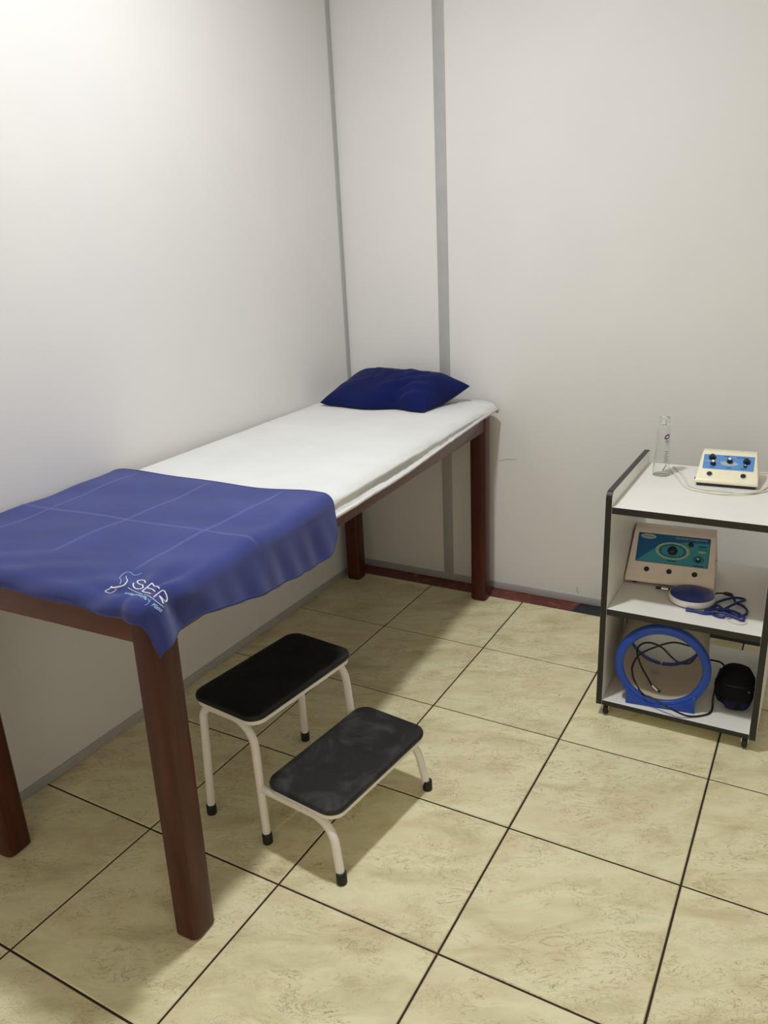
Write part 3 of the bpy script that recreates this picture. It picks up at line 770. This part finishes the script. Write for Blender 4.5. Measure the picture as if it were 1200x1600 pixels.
def decal(name,a0,a1,z0,z1,mat,n=10,oval=False,off=.0004):
    bm=bmesh.new()
    if oval:
        c=bm.verts.new((lambda a,z:((rb(z)+off)*math.cos(a),(rb(z)+off)*math.sin(a),z))((a0+a1)/2,(z0+z1)/2)); ring=[]
        for i in range(28):
            t=2*PI*i/28; a=(a0+a1)/2+(a1-a0)/2*math.cos(t); z=(z0+z1)/2+(z1-z0)/2*math.sin(t)+.15*(z1-z0)*math.cos(t)
            ring.append(bm.verts.new(((rb(z)+off)*math.cos(a),(rb(z)+off)*math.sin(a),z)))
        for i in range(28): bm.faces.new([c,ring[i],ring[(i+1)%28]])
    else:
        A=[];B=[]
        for i in range(n+1):
            a=a0+(a1-a0)*i/n
            for z,L in ((z0,A),(z1,B)): L.append(bm.verts.new(((rb(z)+off)*math.cos(a),(rb(z)+off)*math.sin(a),z)))
        for i in range(n): bm.faces.new([A[i],A[i+1],B[i+1],B[i]])
    return from_bm(name,bm,mat,bt)
A0=math.radians(-48)
decal('badge',A0-.42,A0+.42,.128,.146,M['purple'],oval=True)
decal('badge_glyph',A0-.2,A0+.2,.134,.140,M['white'],oval=True,off=.0007)
for z,hw in ((.122,.36),(.117,.28),(.109,.14)): decal('label_print',A0-hw+.1,A0+hw,z,z+.0022,M['inkp'])
for k in range(7): decal('label_print',A0-.34+(k%3)*.05,A0+.20+(k%2)*.12,.050+k*.006,.0515+k*.006,M['inkp'])
for k in range(3): decal('label_print',A0-.40+k*.16,A0-.30+k*.16,.022+k*.006,.030+k*.006,M['darkp'])

# ---- white lead on the trolley top
o=tube('electrode_cable',catmull([(.168,1.548,.742),(.187,1.513,.742),(.216,1.443,.742),(.243,1.377,.742),(.269,1.343,.742),(.297,1.332,.742),(.333,1.324,.742),(.370,1.322,.7425),(.420,1.338,.746),(.462,1.372,.7465),(.480,1.43,.7425),(.490,1.50,.7425),(.494,1.56,.7425),(.478,1.605,.7425),(.445,1.600,.7425)],8),.0027,M['cabwhite'],n=8)
tag(o,'outer white cable looping from the bottle past the front of the small cream unit','cable')
o2=tube('electrode_lead',catmull([(.172,1.585,.742),(.192,1.556,.742),(.218,1.500,.742),(.242,1.430,.742),(.262,1.378,.742),(.310,1.352,.742),(.356,1.350,.7465),(.402,1.354,.742),(.450,1.366,.742),(.490,1.41,.742),(.512,1.48,.742)],8),.0027,M['cabwhite'],n=8)
tag(o2,'inner white lead from the bottle lying closest to the small cream unit','cable')

# ---- round applicator on the middle shelf
ap=thing('round_applicator','round applicator with blue top and white rim on the middle shelf front','applicator',(.316,1.249,.3962))
lathe('rim',[(.058,.004),(.0685,.006),(.0705,.011),(.0705,.023),(.0695,.026),(.065,.026)],M['white'],ap,64)
lathe('blue_top',[(.0678,.0240),(.0672,.0275),(.060,.0290),(.03,.0300),(.001,.0304)],M['navy'],ap,64)
lathe('base_ring',[(.050,0),(.052,.0042),(.060,.0045)],M['cap'],ap,40)
# its cables
tube('strain_relief',catmull([(.370-.316,1.300-1.249,.012),(.384-.316,1.318-1.249,.011),(.400-.316,1.327-1.249,.010)],4),.0026,M['cabblack'],ap,10)
tube('cable_sleeve',catmull([(.400-.316,1.327-1.249,.010),(.412-.316,1.327-1.249,.010),(.424-.316,1.322-1.249,.011),(.432-.316,1.306-1.249,.011),(.438-.316,1.290-1.249,.010)],4),[.003,.005,.0062,.0062,.0062,.006,.006,.006,.0058,.0056,.005,.0048,.0046,.0044,.004,.0036,.0032][:17],M['dkblue'],ap,12)
def rel(pts,z=None): return [(p[0]-.316,p[1]-1.249,(p[2] if z is None else z)-.396) for p in pts]
tube('applicator_cable',catmull(rel([(.438,1.290,.405),(.446,1.270,.405),(.465,1.258,.405),(.481,1.231,.403),(.478,1.201,.402),(.458,1.187,.401),(.422,1.205,.403),(.398,1.222,.408),(.384,1.210,.404),(.387,1.245,.403),(.403,1.275,.404),(.437,1.300,.409),(.467,1.306,.405),(.449,1.265,.410),(.431,1.228,.410),(.405,1.192,.402),(.370,1.166,.400),(.33,1.172,.400),(.311,1.178,.400)]),8),.0040,M['cabblue'],ap,10)
tube('applicator_cable',catmull(rel([(.311,1.168,.400),(.351,1.170,.400),(.389,1.177,.404),(.422,1.178,.406),(.452,1.172,.403),(.474,1.163,.400),(.480,1.178,.400),(.462,1.193,.406),(.429,1.202,.409),(.393,1.197,.406),(.366,1.190,.400),(.380,1.178,.400),(.41,1.160,.400),(.44,1.168,.408)]),8),.0040,M['cabblue'],ap,10)
tube('cable_tie',catmull(rel([(.425,1.163,.399),(.442,1.146,.3985),(.464,1.137,.3985),(.480,1.142,.3985),(.487,1.157,.3985),(.480,1.172,.402)]),6),.0015,M['cabwhite'],ap,8)
tube('plug_lead',catmull(rel([(.262,1.272,.405),(.248,1.286,.406),(.236,1.288,.4065)]),4),.0045,M['cabblack'],ap,10)
bm=bmesh.new(); add_tube(bm,rel([(.236,1.2875,.4065),(.214,1.2870,.4065)]),.0055,16); add_tube(bm,rel([(.228,1.2873,.4065),(.222,1.2872,.4065)]),.0072,16); from_bm('plug',bm,M['chrome'],ap)
tube('plug_tip',rel([(.214,1.2870,.4065),(.196,1.2862,.4065)]),.0046,M['cabblack'],ap,12)

# ---- magnetic ring on the bottom shelf
RA=math.radians(7.5); RG=thing('magnetic_ring','beige drum-shaped ring with blue rims standing on the bottom shelf','medical device',(.262,1.118,.0602),RA)
RC=.1450; RO=.1460; RI=.1195; DEP=.27
bm=bmesh.new(); n=72
def circ(r,y): return [bm.verts.new((r*math.cos(2*PI*i/n),y,RC+r*math.sin(2*PI*i/n))) for i in range(n)]
R=[circ(.139,.024),circ(.139,DEP-.024),circ(.1275,DEP-.018),circ(.1275,.018)]
for k in range(4):
    A,B=R[k],R[(k+1)%4]
    for i in range(n): bm.faces.new([A[i],A[(i+1)%n],B[(i+1)%n],B[i]])
from_bm('drum',bm,M['drum'],RG)
def rim(y0,d,gap=False):
    bm=bmesh.new(); S=1 if d>0 else -1
    prof=[(RI,y0+S*.010),(RI,y0+S*.003),(RI+.003,y0),(RO-.006,y0),(RO-.001,y0+S*.004),(RO,y0+S*.012),(RO-.001,y0+S*.026),(.1395,y0+S*.028),(.1270,y0+S*.024)]
    if gap: prof=[(RI+.004,y0+S*.010),(RI+.004,y0+S*.003),(RI+.006,y0),(.136,y0),(.1400,y0+S*.004),(.1402,y0+S*.012),(.1402,y0+S*.018),(.1391,y0+S*.022),(.1270,y0+S*.022)]
    n=84; rings=[]
    g0=math.radians(264); g1=math.radians(267) 
    N=n
    for r_,y in prof:
        if gap: rings.append([bm.verts.new((r_*math.cos(g1+(2*PI-(g1-g0))*i/(N-1)),y,RC+r_*math.sin(g1+(2*PI-(g1-g0))*i/(N-1)))) for i in range(N)])
        else: rings.append([bm.verts.new((r_*math.cos(2*PI*i/N),y,RC+r_*math.sin(2*PI*i/N))) for i in range(N)])
    K=len(rings)
    for k in range(K):
        A,B=rings[k],rings[(k+1)%K]
        for i in range(N-1 if gap else N): bm.faces.new([A[i],A[(i+1)%N],B[(i+1)%N],B[i]])
    return from_bm('blue_rim',bm,M['bluep'],RG,sharp=50)
rim(0,1); rim(DEP,-1,True)
def foot(y0,y1):
    bm=bmesh.new(); poly=[(-.105,.0),(.107,.0),(.107,.044),(.113,.056)]
    for k in range(19):
        a=math.radians(-40-100*k/18); poly.append(((RO-.012)*math.cos(a),RC+(RO-.012)*math.sin(a)))
    poly+=[(-.113,.056),(-.105,.044)]
    add_prism(bm,poly,'y',y0,y1); from_bm('stand_foot',bm,M['bluep'],RG,sharp=30).modifiers.new('b','BEVEL').width=.002
foot(-.004,.022); foot(DEP-.02,DEP+.004)
bm=bmesh.new(); st=[]
for j in range(17):
    y_=.185+.040*j/16
    st.append((y_,))
cv=bm.verts.new((-.024,.205,RC-math.sqrt(.1275**2-.024**2)+.0005)); rr=[]
for i in range(24):
    a=2*PI*i/24; x=-.024+.017*math.cos(a); y=.190+.012*math.sin(a); rr.append(bm.verts.new((x,y,RC-math.sqrt(.1268**2-x*x)+.0003)))
cv.co.y=.190
for i in range(24): bm.faces.new([cv,rr[i],rr[(i+1)%24]])
from_bm('oval_sticker',bm,M['grayp'],RG)
# black lead coiled in the ring, ends in a metal plug
cab=[(.233,1.19,.085),(.221,1.19,.097),(.210,1.19,.115),(.183,1.19,.161),(.168,1.19,.208),(.181,1.19,.239),(.211,1.19,.250),(.247,1.19,.240),(.279,1.19,.212),(.305,1.19,.198),(.334,1.19,.204),(.351,1.185,.235),(.358,1.18,.257),(.350,1.175,.272),(.327,1.17,.277),(.283,1.17,.278),(.235,1.17,.253),(.182,1.17,.211),(.161,1.17,.164),(.164,1.17,.125),(.185,1.15,.099),(.215,1.105,.103),(.238,1.102,.101),(.286,1.089,.091),(.326,1.085,.080),(.356,1.100,.066),(.389,1.122,.0635),(.415,1.160,.0635),(.410,1.240,.0635),(.406,1.33,.0635),(.405,1.45,.0635)]
ld=thing('ring_cable','black cable looped through the blue-rimmed ring with a metal plug','cable',(.233,1.19,.0602))
rl=lambda pts:[(p[0]-.233,p[1]-1.19,p[2]-.0602) for p in pts]
tube('lead',catmull(rl(cab),7),.0031,M['cabblack'],ld,10)
bm=bmesh.new(); a_,b_=Vector(rl([cab[0]])[0]),Vector(rl([(.243,1.188,.078)])[0]); dd=(b_-a_).normalized()
tube('plug_body',[a_-dd*.012,a_+dd*.012],.0062,M['chrome'],ld,14); tube('plug_collar',[a_-dd*.002,a_+dd*.003],.0078,M['chrome'],ld,14)
tube('plug_tip',[a_+dd*.012,a_+dd*.020],.0070,M['cabblack'],ld,14); bm.free()

# ---- black padded pouch
bg=thing('black_pouch','rounded black padded pouch on the bottom shelf beside the ring','bag',(.474,1.232,.0602),math.radians(8))
bm=bmesh.new(); rings=[]; nu,nv=40,22
def bagpt(th,ph,sx=.058,sy=.050,sz=.140,e=.8):
    c=lambda w,m:math.copysign(abs(math.cos(w))**m,math.cos(w)); s_=lambda w,m:math.copysign(abs(math.sin(w))**m,math.sin(w))
    z=s_(ph,.85); x=c(ph,.68)*c(th,e); y=c(ph,.68)*s_(th,e)
    k=1-.10*max(0,-z)
    return Vector((sx*x*k,sy*y*k+.010*z,sz/2*(1+z)))
for j in range(nv+1):
    ph=-PI/2+PI*j/nv*1.0; rings.append([bm.verts.new(bagpt(2*PI*i/nu,max(-PI/2+.02,min(PI/2-.02,ph)))) for i in range(nu)])
for v in bm.verts: v.co+=Vector((1,1,.4))*.004*noise.noise(v.co*38); v.co.z=max(0,v.co.z)
for A,B in zip(rings,rings[1:]):
    for i in range(nu): bm.faces.new([A[i],A[(i+1)%nu],B[(i+1)%nu],B[i]])
bm.faces.new(rings[0][::-1]); bm.faces.new(rings[-1])
from_bm('pouch_body',bm,M['bag'],bg,sharp=180)
def patch(name,a0,a1,p0,p1,mat,off=.003):
    bm=bmesh.new(); G_=[]
    for j in range(9):
        row=[]
        for i in range(9):
            th=a0+(a1-a0)*i/8; ph=p0+(p1-p0)*j/8; v=bagpt(th,ph); ed=(i in (0,8)) or (j in (0,8))
            v=Vector((v.x,v.y,v.z)); d=Vector((v.x,v.y,0)).normalized(); row.append(bm.verts.new(v+d*(off if not ed else -.001)))
        G_.append(row)
    for A,B in zip(G_,G_[1:]):
        for i in range(8): bm.faces.new([A[i],A[i+1],B[i+1],B[i]])
    return from_bm(name,bm,mat,bg,sharp=180)
patch('pocket',math.radians(-128),math.radians(-88),-1.05,-.28,M['bagnavy'],.005); patch('pocket',math.radians(-78),math.radians(-38),-1.05,-.30,M['bagnavy'],.005)
patch('side_flap',math.radians(-176),math.radians(-150),-.7,.45,M['bag'],.007)
bm=bmesh.new(); pts=[bagpt(math.radians(a),.30)*1.012 for a in range(-170,-9,8)]
add_tube(bm,pts,.0018,8); z=from_bm('zip',bm,M['blackp'],bg); bm=bmesh.new(); p=bagpt(math.radians(-62),.12)*1.03; add_tube(bm,[p,p+Vector((.006,-.001,-.003))],.0012,8); from_bm('zip_pull',bm,M['chrome'],z)
tube('cord',catmull([(-.030,.058,.10),(-.045,.075,.108),(-.066,.088,.106),(-.085,.098,.098),(-.10,.105,.07)],6),.003,M['cabblack'],bg,10)
